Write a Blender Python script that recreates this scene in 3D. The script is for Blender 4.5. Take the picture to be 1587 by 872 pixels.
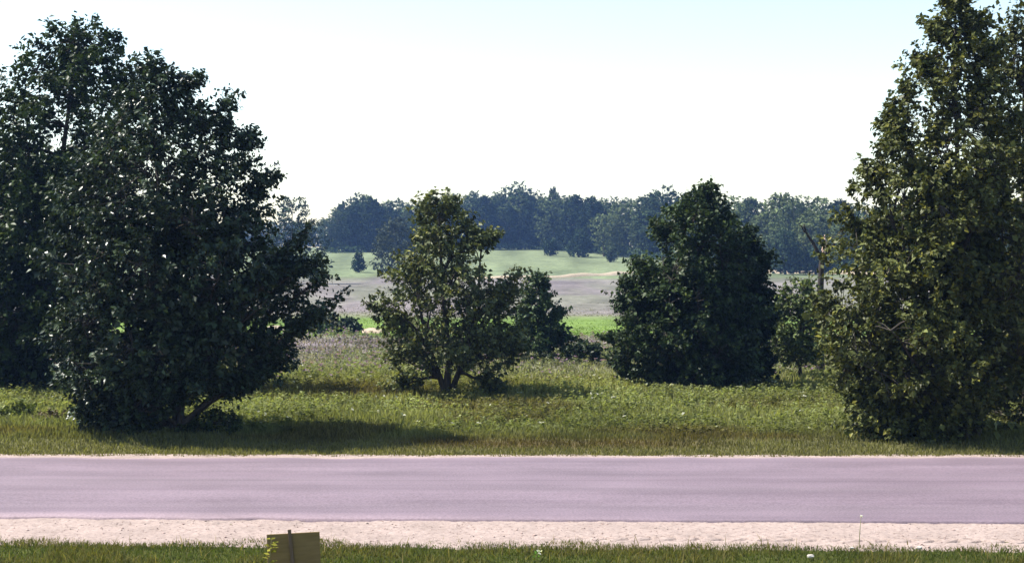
import bpy, math
import numpy as np
from mathutils import Vector

for o in list(bpy.data.objects):
    bpy.data.objects.remove(o)
scene = bpy.context.scene
COL = scene.collection

# ------------------------------------------------------------------ camera, sky, sun, exposure
EYE, FPX, HORIZON = 4.0, 2200.0, 400.0          # eye height (m), focal length and horizon row of the 1587x872 photograph
cam_d = bpy.data.cameras.new('camera')
cam = bpy.data.objects.new('camera', cam_d); COL.objects.link(cam)
cam.location = (0, 0, EYE); cam.rotation_euler = (math.radians(90), 0, 0)
cam_d.sensor_width = 36.0; cam_d.lens = 36.0 * FPX / 1587.0
cam_d.shift_y = -(436.0 - HORIZON) / 1587.0
cam_d.clip_start = 0.1; cam_d.clip_end = 6000
scene.camera = cam

SUN_EL, SUN_BACK = 54.0, 14.0                    # sun stands left and beyond the trees
w = bpy.data.worlds.new('World'); scene.world = w; w.use_nodes = True
nt = w.node_tree; nt.nodes.clear()
sky = nt.nodes.new('ShaderNodeTexSky'); sky.sky_type = 'NISHITA'; sky.sun_disc = False
sky.sun_elevation = math.radians(SUN_EL); sky.sun_rotation = math.radians(-(90 - SUN_BACK))
sky.air_density = 1.2; sky.dust_density = 0.8; sky.ozone_density = 0.5
bg = nt.nodes.new('ShaderNodeBackground'); bg.inputs['Strength'].default_value = 0.098
wo = nt.nodes.new('ShaderNodeOutputWorld')
nt.links.new(sky.outputs[0], bg.inputs[0]); nt.links.new(bg.outputs[0], wo.inputs[0])

sd = bpy.data.lights.new('sun', 'SUN'); sd.energy = 5.0; sd.angle = math.radians(0.6); sd.color = (1.0, 0.95, 0.87)
sun = bpy.data.objects.new('sun', sd); COL.objects.link(sun)
se, sb = math.radians(SUN_EL), math.radians(SUN_BACK)
to_sun = Vector((-math.cos(sb) * math.cos(se), math.sin(sb) * math.cos(se), math.sin(se)))
sun.rotation_euler = to_sun.to_track_quat('Z', 'Y').to_euler(); sun.location = (-40, 30, 60)

vs = scene.view_settings
vs.view_transform = 'Standard'; vs.look = 'None'; vs.gamma = 1.0; vs.exposure = 1.4; vs.use_curve_mapping = False

# ------------------------------------------------------------------ helpers
RNG = np.random.default_rng(7)

def sm(t): return t * t * (3 - 2 * t)

def _hash(ix, iy, iz, seed):
    h = (ix.astype(np.int64) * 374761393 + iy.astype(np.int64) * 668265263 + iz.astype(np.int64) * 2147483647 + seed * 974711) & 0xFFFFFFFF
    h = ((h ^ (h >> 13)) * 1274126177) & 0xFFFFFFFF
    h = ((h ^ (h >> 16)) * 2246822519) & 0xFFFFFFFF
    return ((h ^ (h >> 15)) & 0xFFFFFF) / float(0xFFFFFF)

def noise3(p, seed=0):
    p = np.asarray(p, float); f = np.floor(p); t = sm(p - f); f = f.astype(np.int64)
    out = 0
    for dx in (0, 1):
        for dy in (0, 1):
            for dz in (0, 1):
                wgt = (t[..., 0] if dx else 1 - t[..., 0]) * (t[..., 1] if dy else 1 - t[..., 1]) * (t[..., 2] if dz else 1 - t[..., 2])
                out = out + wgt * _hash(f[..., 0] + dx, f[..., 1] + dy, f[..., 2] + dz, seed)
    return out

def noise2(x, y, seed=0):
    x, y = np.broadcast_arrays(np.asarray(x, float), np.asarray(y, float))
    return noise3(np.stack([x, y, np.zeros_like(x)], -1), seed)

def fbm2(x, y, seed=0, octv=3):
    s, a, n = 0, 1, 0
    for k in range(octv):
        s = s + a * noise2(x * 2 ** k, y * 2 ** k, seed + k * 17); n += a; a *= 0.5
    return s / n

def lin(r, g, b):
    f = lambda c: ((c / 255 + 0.055) / 1.055) ** 2.4 if c > 10 else c / 255 / 12.92
    return np.array([f(r), f(g), f(b)])

def mesh_arr(name, V, F, C=None, smooth=False):
    """V (n,3), F (m,k) uniform face size, C (n,3) point colours."""
    V = np.ascontiguousarray(V, np.float32); F = np.ascontiguousarray(F, np.int32)
    me = bpy.data.meshes.new(name)
    m, k = F.shape
    me.vertices.add(len(V)); me.vertices.foreach_set('co', V.ravel())
    me.loops.add(m * k); me.loops.foreach_set('vertex_index', F.ravel())
    me.polygons.add(m); me.polygons.foreach_set('loop_start', np.arange(0, m * k, k, dtype=np.int32))
    if smooth: me.polygons.foreach_set('use_smooth', np.ones(m, bool))
    if C is not None:
        at = me.attributes.new('Col', 'FLOAT_COLOR', 'POINT')
        c4 = np.ones((len(V), 4), np.float32); c4[:, :3] = C
        at.data.foreach_set('color', c4.ravel())
    me.update(calc_edges=True)
    return me

def link(name, me, mat=None, parent=None):
    o = bpy.data.objects.new(name, me); COL.objects.link(o)
    if mat is not None and me is not None and len(me.materials) == 0: me.materials.append(mat)
    if parent is not None: o.parent = parent
    return o

def tag(o, label=None, cat=None, group=None, kind=None):
    if label: o['label'] = label
    if cat: o['category'] = cat
    if group: o['group'] = group
    if kind: o['kind'] = kind
    return o

def empty(name, loc):
    o = bpy.data.objects.new(name, None); COL.objects.link(o)
    o.location = loc; o.empty_display_size = 0.3
    return o

class Tubes:
    def __init__(s): s.V = []; s.F = []; s.n = 0
    def add(s, P, R, sides=6, cap=True):
        P = np.asarray(P, float); R = np.broadcast_to(np.asarray(R, float), (len(P),))
        T = np.gradient(P, axis=0); T /= np.linalg.norm(T, axis=1, keepdims=True) + 1e-9
        ref = np.where(np.abs(T[:, 2:3]) > 0.9, [[1.0, 0, 0]], [[0, 0, 1.0]])
        A = np.cross(T, ref); A /= np.linalg.norm(A, axis=1, keepdims=True) + 1e-9
        B = np.cross(T, A)
        an = np.linspace(0, 2 * np.pi, sides, endpoint=False)
        ring = P[:, None] + R[:, None, None] * (np.cos(an)[None, :, None] * A[:, None] + np.sin(an)[None, :, None] * B[:, None])
        s.V.append(ring.reshape(-1, 3)); n = len(P)
        i = np.arange(n - 1)[:, None] * sides; j = np.arange(sides)[None]; j2 = (j + 1) % sides
        a, b, c, d = i + j, i + j2, i + sides + j2, i + sides + j
        F = np.concatenate([np.stack([a, b, c], -1).reshape(-1, 3), np.stack([a, c, d], -1).reshape(-1, 3)])
        s.F.append(F + s.n)
        if cap:
            e = (n - 1) * sides
            s.F.append(np.array([[e, e + k, e + k + 1] for k in range(1, sides - 1)]) + s.n)
        s.n += n * sides
    def mesh(s, name): return mesh_arr(name, np.concatenate(s.V), np.concatenate(s.F), smooth=True)

def leaves_mesh(name, c, a, n, l, wd, colr, fold=0.18):
    """folded four-point leaves: centre, axis, normal, length, width, colour"""
    a = a / (np.linalg.norm(a, axis=1, keepdims=True) + 1e-9)
    b = np.cross(n, a); b /= np.linalg.norm(b, axis=1, keepdims=True) + 1e-9
    nn = np.cross(a, b)
    l = np.asarray(l).reshape(-1, 1); wd = np.asarray(wd).reshape(-1, 1)
    off = a * l * 0.08
    V = np.stack([c - a * l / 2, c + b * wd / 2 + nn * wd * fold - off, c + a * l / 2, c - b * wd / 2 + nn * wd * fold - off], 1).reshape(-1, 3)
    i = np.arange(len(c))[:, None] * 4
    F = np.concatenate([i + [0, 1, 2], i + [0, 2, 3]], 1).reshape(-1, 3)
    return mesh_arr(name, V, F, np.repeat(colr, 4, axis=0))

# ------------------------------------------------------------------ materials
def new_mat(name):
    m = bpy.data.materials.new(name); m.use_nodes = True
    t = m.node_tree; t.nodes.clear()
    out = t.nodes.new('ShaderNodeOutputMaterial')
    return m, t, out

def N(t, typ, **kw):
    n = t.nodes.new(typ)
    for k, v in kw.items():
        if k.startswith('i_'): n.inputs[k[2:].replace('_', ' ')].default_value = v
        else: setattr(n, k, v)
    return n

def leaf_mat(name, transl=0.3, rough=0.42, spec=0.45):
    m, t, out = new_mat(name)
    at = N(t, 'ShaderNodeAttribute', attribute_name='Col')
    p = N(t, 'ShaderNodeBsdfPrincipled'); p.inputs['Roughness'].default_value = rough
    p.inputs['Specular IOR Level'].default_value = spec
    tr = N(t, 'ShaderNodeBsdfTranslucent')
    mx = N(t, 'ShaderNodeMix', data_type='RGBA', blend_type='MULTIPLY'); mx.inputs[0].default_value = 1.0
    mx.inputs[7].default_value = (1.25, 1.3, 0.55, 1)
    t.links.new(at.outputs['Color'], p.inputs['Base Color']); t.links.new(at.outputs['Color'], mx.inputs[6])
    t.links.new(mx.outputs[2], tr.inputs['Color'])
    ms = N(t, 'ShaderNodeMixShader'); ms.inputs[0].default_value = transl
    t.links.new(p.outputs[0], ms.inputs[1]); t.links.new(tr.outputs[0], ms.inputs[2])
    t.links.new(ms.outputs[0], out.inputs[0])
    return m

def noise_mat(name, c1, c2, scale=8.0, rough=0.9, bump=0.3, detail=6.0, stretch=(1, 1, 1), bdist=0.02, spec=0.2):
    m, t, out = new_mat(name)
    tc = N(t, 'ShaderNodeTexCoord'); mp = N(t, 'ShaderNodeMapping'); mp.inputs['Scale'].default_value = stretch
    no = N(t, 'ShaderNodeTexNoise'); no.inputs['Scale'].default_value = scale; no.inputs['Detail'].default_value = detail
    rp = N(t, 'ShaderNodeValToRGB')
    rp.color_ramp.elements[0].position = 0.3; rp.color_ramp.elements[0].color = (*c1, 1)
    rp.color_ramp.elements[1].position = 0.7; rp.color_ramp.elements[1].color = (*c2, 1)
    p = N(t, 'ShaderNodeBsdfPrincipled'); p.inputs['Roughness'].default_value = rough; p.inputs['Specular IOR Level'].default_value = spec
    bp = N(t, 'ShaderNodeBump'); bp.inputs['Strength'].default_value = bump; bp.inputs['Distance'].default_value = bdist
    t.links.new(tc.outputs['Object'], mp.inputs[0]); t.links.new(mp.outputs[0], no.inputs[0])
    t.links.new(no.outputs[0], rp.inputs[0]); t.links.new(rp.outputs[0], p.inputs['Base Color'])
    t.links.new(no.outputs[0], bp.inputs['Height']); t.links.new(bp.outputs[0], p.inputs['Normal'])
    t.links.new(p.outputs[0], out.inputs[0])
    return m

M_leaf = leaf_mat('leaf', transl=0.16, rough=0.42, spec=0.07)
M_leaf_gloss = leaf_mat('glossy_leaf', transl=0.12, rough=0.34, spec=0.16)
M_leaf_far = leaf_mat('far_leaf', transl=0.1, rough=0.8, spec=0.0)
M_grass = leaf_mat('grass_blade', transl=0.42, rough=0.8, spec=0.03)
M_bark = noise_mat('bark', (0.022, 0.018, 0.014), (0.062, 0.053, 0.044), scale=14, stretch=(1, 1, 0.25), bump=0.8)
M_dead = noise_mat('dead_wood', (0.016, 0.013, 0.011), (0.045, 0.037, 0.032), scale=12, stretch=(1, 1, 0.2), bump=0.8)
M_raw = noise_mat('raw_wood', (0.385, 0.210, 0.140), (0.525, 0.420, 0.350), scale=9, stretch=(1, 1, 0.3))
M_sand = noise_mat('sand', (0.210, 0.168, 0.112), (0.308, 0.252, 0.182), scale=3.0, bump=0.4)
M_board = noise_mat('plywood', (0.150, 0.100, 0.038), (0.215, 0.145, 0.058), scale=5, stretch=(0.6, 1, 5), bump=0.15)
M_stake = noise_mat('stake_wood', (0.10, 0.065, 0.04), (0.16, 0.11, 0.075), scale=10, stretch=(1, 1, 0.2), bump=0.4)

# ------------------------------------------------------------------ terrain
TY = np.array([-100, 80, 110, 150, 200, 240, 260, 300, 340, 400, 500, 700, 4000], float)
TZ = np.array([0, 0, 0.05, 0.2, 0.5, 0.85, 1.15, 2.6, 4.2, 6.5, 8.0, 8.5, 8.5], float)
def road_near(x): return 21.45 - 0.028 * x
def road_far(x): return 28.10 + 0.004 * x
def sand_near(x): return 19.75 - 0.034 * x
def sand_far(x): return 28.50 - 0.004 * x

def ground_z(x, y):
    x = np.asarray(x, float); y = np.asarray(y, float)
    z = np.interp(y, TY, TZ)
    amp = np.clip((y - 31) / 12, 0, 1)
    z = z + amp * (0.22 * (noise2(x / 7.0, y / 6.0, 3) - 0.5) + 0.10 * (noise2(x / 2.1, y / 2.0, 4) - 0.5))
    z = z + np.clip((y - 120) / 150, 0, 1) * 0.9 * (noise2(x / 45.0, y / 50.0, 5) - 0.5)
    return z

def at(px, y, row=None):
    """world point on a given distance plane for a photo column (and row)"""
    X = (px - 793.5) / FPX * y
    Z = EYE - (row - HORIZON) / FPX * y if row is not None else float(ground_z(X, y))
    return X, y, Z

# base colours of the vegetation cover, by distance from the house (m)
ZY = np.array([10, 19.5, 28.6, 31, 33.5, 36, 39, 42.5, 46, 51, 56, 61, 66, 70, 73, 92, 97, 104, 125, 160, 205, 232, 245, 300, 420, 3000], float)
ZC = np.array([
    [.085, .095, .025], [.085, .095, .025], [.165, .155, .065], [.165, .16, .07], [.18, .185, .075], [.21, .215, .09], [.245, .25, .11],
    [.21, .20, .08], [.23, .23, .095], [.25, .255, .13], [.225, .22, .135], [.225, .225, .14], [.235, .20, .195], [.235, .20, .205],
    [.15, .22, .05], [.15, .225, .055], [.185, .19, .12], [.215, .195, .175], [.215, .21, .17], [.205, .205, .155], [.215, .195, .18],
    [.19, .20, .13], [.18, .22, .115], [.19, .225, .12], [.18, .215, .11], [.10, .14, .06]]) * 0.70
def zone_color(x, y):
    x = np.asarray(x, float); y = np.asarray(y, float)
    yy = y * (1 + 0.11 * (fbm2(x / 9.0, y / (4 + y * 0.05), 11) - 0.5)) - x * 0.02
    yy = np.where(y < 31, y, yy)
    C = np.stack([np.interp(yy, ZY, ZC[:, k]) for k in range(3)], -1)
    far = np.clip((y - 30) / 8, 0, 1)[..., None]
    # drifts of purple knapweed
    p = fbm2(x / (2.5 + y * 0.03), y / (2.0 + y * 0.05), 21); p = np.clip((p - 0.50) / 0.16, 0, 1) * np.clip((y - 46) / 12, 0, 1) * np.where((yy > 71.5) & (yy < 96), 0.05, 1) * np.clip((262 - y) / 20, 0, 1)
    C = C * (1 - 0.6 * p[..., None]) + 0.6 * p[..., None] * np.array([.158, .130, .144])
    # dry brown drifts near the road and under the middle tree
    b = np.clip((fbm2(x / 4.0, y / 1.8, 31) - 0.52) / 0.14, 0, 1) * np.clip((y - 29.5) / 2, 0, 1) * np.clip((49 - y) / 4, 0, 1)
    C = C * (1 - 0.65 * b[..., None]) + 0.65 * b[..., None] * np.array([.09, .066, .028])
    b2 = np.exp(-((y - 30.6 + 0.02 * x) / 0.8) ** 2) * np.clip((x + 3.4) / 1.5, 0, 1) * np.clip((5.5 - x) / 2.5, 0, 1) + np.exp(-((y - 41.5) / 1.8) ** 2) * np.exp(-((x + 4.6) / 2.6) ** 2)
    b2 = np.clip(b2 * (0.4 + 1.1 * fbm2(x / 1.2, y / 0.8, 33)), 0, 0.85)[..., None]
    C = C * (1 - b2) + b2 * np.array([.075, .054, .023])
    g = 0.62 + 0.76 * fbm2(x / (1.0 + y * 0.012), y / (1.0 + y * 0.02), 41)
    return np.where(far > 0, C * g[..., None], C)

def build_ground():
    u = np.linspace(-1, 1, 261)
    ys = np.concatenate([np.array([-80, -30, 0, 8, 14]), np.linspace(17, 33, 30), 33 + np.geomspace(0.4, 450, 300), np.array([560, 680, 760])])
    W = 70 + 0.85 * np.maximum(ys, 0)
    X = (np.sign(u) * np.abs(u) ** 1.5)[None] * W[:, None]; Y = np.repeat(ys[:, None], len(u), 1)
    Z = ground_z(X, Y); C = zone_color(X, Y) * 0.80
    nx = len(u); i = (np.arange(len(ys) - 1)[:, None] * nx + np.arange(nx - 1)[None]).ravel()
    F = np.stack([i, i + 1, i + nx + 1, i + nx], -1)
    me = mesh_arr('ground', np.stack([X, Y, Z], -1).reshape(-1, 3), F, C.reshape(-1, 3), smooth=True)
    m, t, out = new_mat('meadow_ground')
    a = N(t, 'ShaderNodeAttribute', attribute_name='Col'); tc = N(t, 'ShaderNodeTexCoord')
    n1 = N(t, 'ShaderNodeTexNoise'); n1.inputs['Scale'].default_value = 1.1; n1.inputs['Detail'].default_value = 9; n1.inputs['Roughness'].default_value = 0.7
    mr = N(t, 'ShaderNodeMapRange'); mr.inputs[1].default_value = 0.3; mr.inputs[2].default_value = 0.7; mr.inputs[3].default_value = 0.55; mr.inputs[4].default_value = 1.45
    n2 = N(t, 'ShaderNodeTexNoise'); n2.inputs['Scale'].default_value = 0.16; n2.inputs['Detail'].default_value = 8; n2.inputs['Roughness'].default_value = 0.75
    mr2 = N(t, 'ShaderNodeMapRange'); mr2.inputs[1].default_value = 0.3; mr2.inputs[2].default_value = 0.7; mr2.inputs[3].default_value = 0.72; mr2.inputs[4].default_value = 1.28
    mm = N(t, 'ShaderNodeMath', operation='MULTIPLY')
    t.links.new(tc.outputs['Object'], n2.inputs[0]); t.links.new(n2.outputs[0], mr2.inputs[0]); t.links.new(mr2.outputs[0], mm.inputs[1]); t.links.new(mr.outputs[0], mm.inputs[0])
    mx = N(t, 'ShaderNodeMix', data_type='RGBA', blend_type='MULTIPLY'); mx.inputs[0].default_value = 1.0
    p = N(t, 'ShaderNodeBsdfPrincipled'); p.inputs['Roughness'].default_value = 1.0; p.inputs['Specular IOR Level'].default_value = 0.05
    bp = N(t, 'ShaderNodeBump'); bp.inputs['Strength'].default_value = 0.6; bp.inputs['Distance'].default_value = 0.15
    t.links.new(tc.outputs['Object'], n1.inputs[0]); t.links.new(n1.outputs[0], mr.inputs[0])
    t.links.new(a.outputs['Color'], mx.inputs[6]); t.links.new(mm.outputs[0], mx.inputs[7])
    t.links.new(mx.outputs[2], p.inputs['Base Color']); t.links.new(n1.outputs[0], bp.inputs['Height']); t.links.new(bp.outputs[0], p.inputs['Normal'])
    t.links.new(p.outputs[0], out.inputs[0])
    tag(link('ground', me, m), kind='structure')
build_ground()

# ------------------------------------------------------------------ road and shoulders
def road_material():
    m, t, out = new_mat('weathered_asphalt')
    tc = N(t, 'ShaderNodeTexCoord')
    fine = N(t, 'ShaderNodeTexNoise'); fine.inputs['Scale'].default_value = 28; fine.inputs['Detail'].default_value = 4
    mp = N(t, 'ShaderNodeMapping'); mp.inputs['Scale'].default_value = (0.06, 2.2, 1)
    st = N(t, 'ShaderNodeTexNoise'); st.inputs['Scale'].default_value = 1.0; st.inputs['Detail'].default_value = 5; st.inputs['Roughness'].default_value = 0.6
    mp2 = N(t, 'ShaderNodeMapping'); mp2.inputs['Scale'].default_value = (0.3, 0.8, 1)
    bl = N(t, 'ShaderNodeTexNoise'); bl.inputs['Scale'].default_value = 1.3; bl.inputs['Detail'].default_value = 6
    t.links.new(tc.outputs['Object'], fine.inputs[0]); t.links.new(tc.outputs['Object'], mp.inputs[0]); t.links.new(mp.outputs[0], st.inputs[0])
    t.links.new(tc.outputs['Object'], mp2.inputs[0]); t.links.new(mp2.outputs[0], bl.inputs[0])
    r1 = N(t, 'ShaderNodeValToRGB')
    r1.color_ramp.elements[0].position = 0.30; r1.color_ramp.elements[0].color = (0.112, 0.082, 0.101, 1)
    r1.color_ramp.elements[1].position = 0.70; r1.color_ramp.elements[1].color = (0.140, 0.106, 0.126, 1)
    t.links.new(st.outputs[0], r1.inputs[0])
    mr = N(t, 'ShaderNodeMapRange'); mr.inputs[1].default_value = 0.3; mr.inputs[2].default_value = 0.7; mr.inputs[3].default_value = 0.78; mr.inputs[4].default_value = 1.22
    t.links.new(fine.outputs[0], mr.inputs[0])
    m1 = N(t, 'ShaderNodeMix', data_type='RGBA', blend_type='MULTIPLY'); m1.inputs[0].default_value = 1
    t.links.new(r1.outputs[0], m1.inputs[6]); t.links.new(mr.outputs[0], m1.inputs[7])
    mr2 = N(t, 'ShaderNodeMapRange'); mr2.inputs[1].default_value = 0.35; mr2.inputs[2].default_value = 0.65; mr2.inputs[3].default_value = 0.89; mr2.inputs[4].default_value = 1.11
    t.links.new(bl.outputs[0], mr2.inputs[0])
    m2 = N(t, 'ShaderNodeMix', data_type='RGBA', blend_type='MULTIPLY'); m2.inputs[0].default_value = 1
    t.links.new(m1.outputs[2], m2.inputs[6]); t.links.new(mr2.outputs[0], m2.inputs[7])
    # the paving seam and dust: vertex colour factor
    a = N(t, 'ShaderNodeAttribute', attribute_name='Col')
    m3 = N(t, 'ShaderNodeMix', data_type='RGBA', blend_type='MULTIPLY'); m3.inputs[0].default_value = 1
    t.links.new(m2.outputs[2], m3.inputs[6]); t.links.new(a.outputs['Color'], m3.inputs[7])
    p = N(t, 'ShaderNodeBsdfPrincipled'); p.inputs['Roughness'].default_value = 0.8; p.inputs['Specular IOR Level'].default_value = 0.25
    bp = N(t, 'ShaderNodeBump'); bp.inputs['Strength'].default_value = 0.25; bp.inputs['Distance'].default_value = 0.01
    t.links.new(fine.outputs[0], bp.inputs['Height']); t.links.new(bp.outputs[0], p.inputs['Normal'])
    t.links.new(m3.outputs[2], p.inputs['Base Color']); t.links.new(p.outputs[0], out.inputs[0])
    return m

def grid_mesh(name, X, Y, Z, C=None):
    ny, nx = X.shape
    i = (np.arange(ny - 1)[:, None] * nx + np.arange(nx - 1)[None]).ravel()
    F = np.stack([i, i + 1, i + nx + 1, i + nx], -1)
    return mesh_arr(name, np.stack([X, Y, Z], -1).reshape(-1, 3), F, None if C is None else C.reshape(-1, 3), smooth=True)

xs_road = np.unique(np.concatenate([np.linspace(-160, -14, 40), np.linspace(-14, 14, 225), np.linspace(14, 160, 40)]))
def build_road():
    s = np.linspace(0, 1, 90)
    x = xs_road[None]; S = s[:, None]
    jag = 0.05 * (fbm2(xs_road * 1.3, xs_road * 0, 51) - 0.5) * 2 + 0.03 * (noise2(xs_road * 6, xs_road * 0, 52) - 0.5)
    jag2 = 0.16 * (fbm2(xs_road * 0.9, xs_road * 0, 53) - 0.5) * 2
    y0 = road_near(xs_road) + jag * (0.6 + 0.6 * (xs_road < -3)); y1 = road_far(xs_road) + jag2
    Y = y0[None] * (1 - S) + y1[None] * S; X = np.repeat(x, len(s), 0)
    Z = 0.055 + 0.05 * (1 - (2 * S - 1) ** 2) + 0.004 * (noise2(X / 3, Y / 0.6, 54) - 0.5)
    C = np.ones(X.shape + (3,))
    seam_y = 24.92 + 0.03 * (noise2(X / 4, X * 0, 55) - 0.5) - 0.012 * X
    seam = np.exp(-((Y - seam_y) / 0.07) ** 2) * (0.35 + 0.65 * noise2(X / 5 + 9, X * 0, 56))
    track = sum(np.exp(-((Y - ty + 0.016 * X) / 0.33) ** 2) for ty in (22.4, 24.0, 25.7, 27.3))
    C *= (1 - 0.22 * seam - 0.08 * track * (0.5 + noise2(X / 7, Y * 0.3, 58)))[..., None]
    dust = np.clip(1 - (Y - y0[None]) / (0.55 * noise2(X / 6, X * 0 + 2, 57)), 0, 1) * np.clip((4 - X) / 10, 0, 1) + 0.8 * np.clip(1 - (y1[None] - Y) / 0.25, 0, 1)
    C = C * (1 + 0.5 * np.clip(dust, 0, 1)[..., None] * np.array([1.25, 1.2, 0.9]))
    # vertical near and far edges of the asphalt mat
    Xe = np.concatenate([X[:1], X, X[-1:]]); Ye = np.concatenate([Y[:1] - 0.012, Y, Y[-1:] + 0.02]); Ze = np.concatenate([Z[:1] * 0 - 0.03, Z, Z[-1:] * 0 - 0.03])
    Ce = np.concatenate([C[:1] * 0.8, C, C[-1:]])
    tag(link('road', grid_mesh('road', Xe, Ye, Ze, Ce), road_material()), kind='structure')

    # sandy gravel shoulder on the near side, with tyre tread prints
    xs = np.unique(np.concatenate([np.linspace(-160, -9.5, 60), np.linspace(-9.5, 9.5, 760), np.linspace(9.5, 160, 60)]))
    s = np.linspace(0, 1, 110)[:, None]
    ya = sand_near(xs) - 0.35; yb = road_near(xs) + 0.25
    X = np.repeat(xs[None], 110, 0); Y = ya[None] * (1 - s) + yb[None] * s
    Z = 0.032 + 0.014 * (fbm2(X * 2.2, Y * 4, 61) - 0.5) + 0.012 * (noise2(X * 9, Y * 14, 62) - 0.5) + 0.01 * (noise2(X * 22, Y * 30, 63) - 0.5)
    tr_y = sand_near(X) + 0.46 + 0.05 * (noise2(X / 3, X * 0, 64) - 0.5)
    v = (Y - tr_y) / 0.17
    tread = (np.abs(v) < 1) * (np.sin((X + v * 0.22 * np.sign(v)) * 2 * np.pi / 0.33) > 0.35)
    Z -= 0.055 * tread * np.clip((X + 1) / 5, 0, 1) * (0.4 + 0.6 * noise2(X / 1.3, Y * 0, 65))
    rut = np.exp(-((Y - (21.0 - 0.028 * X + 0.14 * (X + 6))) / 0.13) ** 2) * np.clip(-X / 3, 0, 1)
    Z -= 0.025 * rut * (noise2(X * 4, Y * 6, 66) > 0.4)
    Z = np.where(s > 0.93, np.minimum(Z, 0.02), Z) - 0.06 * np.clip(1 - s / (0.10 + 0.10 * noise2(X * 2.3, X * 0, 69)), 0, 1)
    m = gravel_material()
    tag(link('gravel_shoulder', grid_mesh('gravel_shoulder', X, Y, Z), m), kind='structure')
    # thin sandy strip along the far edge
    s = np.linspace(0, 1, 14)[:, None]; xs = xs_road
    ya = road_far(xs) - 0.3; yb = sand_far(xs) + 0.22 + 0.25 * (fbm2(xs * 0.8, xs * 0, 67) - 0.5)
    X = np.repeat(xs[None], 14, 0); Y = ya[None] * (1 - s) + yb[None] * s
    Z = 0.030 + 0.02 * (noise2(X * 5, Y * 6, 68) - 0.5)
    tag(link('sand_verge', grid_mesh('sand_verge', X, Y, Z), m), kind='structure')

def gravel_material():
    m, t, out = new_mat('sandy_gravel')
    tc = N(t, 'ShaderNodeTexCoord')
    n1 = N(t, 'ShaderNodeTexNoise'); n1.inputs['Scale'].default_value = 17; n1.inputs['Detail'].default_value = 8; n1.inputs['Roughness'].default_value = 0.72
    n2 = N(t, 'ShaderNodeTexNoise'); n2.inputs['Scale'].default_value = 1.4; n2.inputs['Detail'].default_value = 6
    r = N(t, 'ShaderNodeValToRGB')
    e = r.color_ramp.elements; e[0].position = 0.30; e[0].color = (0.119, 0.084, 0.070, 1); e[1].position = 0.72; e[1].color = (0.32, 0.258, 0.229, 1)
    x = e.new(0.45); x.color = (0.25, 0.195, 0.172, 1)
    mr = N(t, 'ShaderNodeMapRange'); mr.inputs[1].default_value = 0.3; mr.inputs[2].default_value = 0.7; mr.inputs[3].default_value = 0.85; mr.inputs[4].default_value = 1.1
    mx = N(t, 'ShaderNodeMix', data_type='RGBA', blend_type='MULTIPLY'); mx.inputs[0].default_value = 1
    p = N(t, 'ShaderNodeBsdfPrincipled'); p.inputs['Roughness'].default_value = 0.95; p.inputs['Specular IOR Level'].default_value = 0.1
    bp = N(t, 'ShaderNodeBump'); bp.inputs['Strength'].default_value = 0.8; bp.inputs['Distance'].default_value = 0.03
    for n in (n1, n2): t.links.new(tc.outputs['Object'], n.inputs[0])
    t.links.new(n1.outputs[0], r.inputs[0]); t.links.new(n2.outputs[0], mr.inputs[0])
    t.links.new(r.outputs[0], mx.inputs[6]); t.links.new(mr.outputs[0], mx.inputs[7]); t.links.new(mx.outputs[2], p.inputs['Base Color'])
    t.links.new(n1.outputs[0], bp.inputs['Height']); t.links.new(bp.outputs[0], p.inputs['Normal']); t.links.new(p.outputs[0], out.inputs[0])
    return m
build_road()

def build_pebbles(n=1500):
    r = np.random.default_rng(5)
    x = r.uniform(-10, 10, n); y = sand_near(x) + r.uniform(-0.1, 1.0, n) ** 1.0 * (road_near(x) - sand_near(x) - 0.05)
    s = r.uniform(0.004, 0.012, n) * (1 + 1.2 * (r.random(n) < 0.06))
    dirs = np.array([[1, 0, 0], [0, 1, 0], [-1, 0, 0], [0, -1, 0], [0, 0, .7], [0, 0, -.7]], float)
    V = (dirs[None] * (1 + 0.5 * (r.random((n, 6, 1)) - 0.5))) * s[:, None, None] * np.array([1.3, 1, 1]) + np.stack([x, y, np.full(n, 0.034)], -1)[:, None]
    f = np.array([[0, 1, 4], [1, 2, 4], [2, 3, 4], [3, 0, 4], [1, 0, 5], [2, 1, 5], [3, 2, 5], [0, 3, 5]])
    F = (np.arange(n)[:, None, None] * 6 + f[None]).reshape(-1, 3)
    c = np.array([0.140, 0.098, 0.084])[None] * r.uniform(0.7, 2.4, (n, 1))
    m, t, out = new_mat('pebble'); a = N(t, 'ShaderNodeAttribute', attribute_name='Col'); p = N(t, 'ShaderNodeBsdfPrincipled'); p.inputs['Roughness'].default_value = 0.85
    t.links.new(a.outputs['Color'], p.inputs['Base Color']); t.links.new(p.outputs[0], out.inputs[0])
    o = link('loose_pebbles', mesh_arr('loose_pebbles', V.reshape(-1, 3), F, np.repeat(c, 6, 0)), m)
    tag(o, 'loose brown pebbles scattered on the pale gravel shoulder', 'pebbles', kind='stuff')
build_pebbles()

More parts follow.
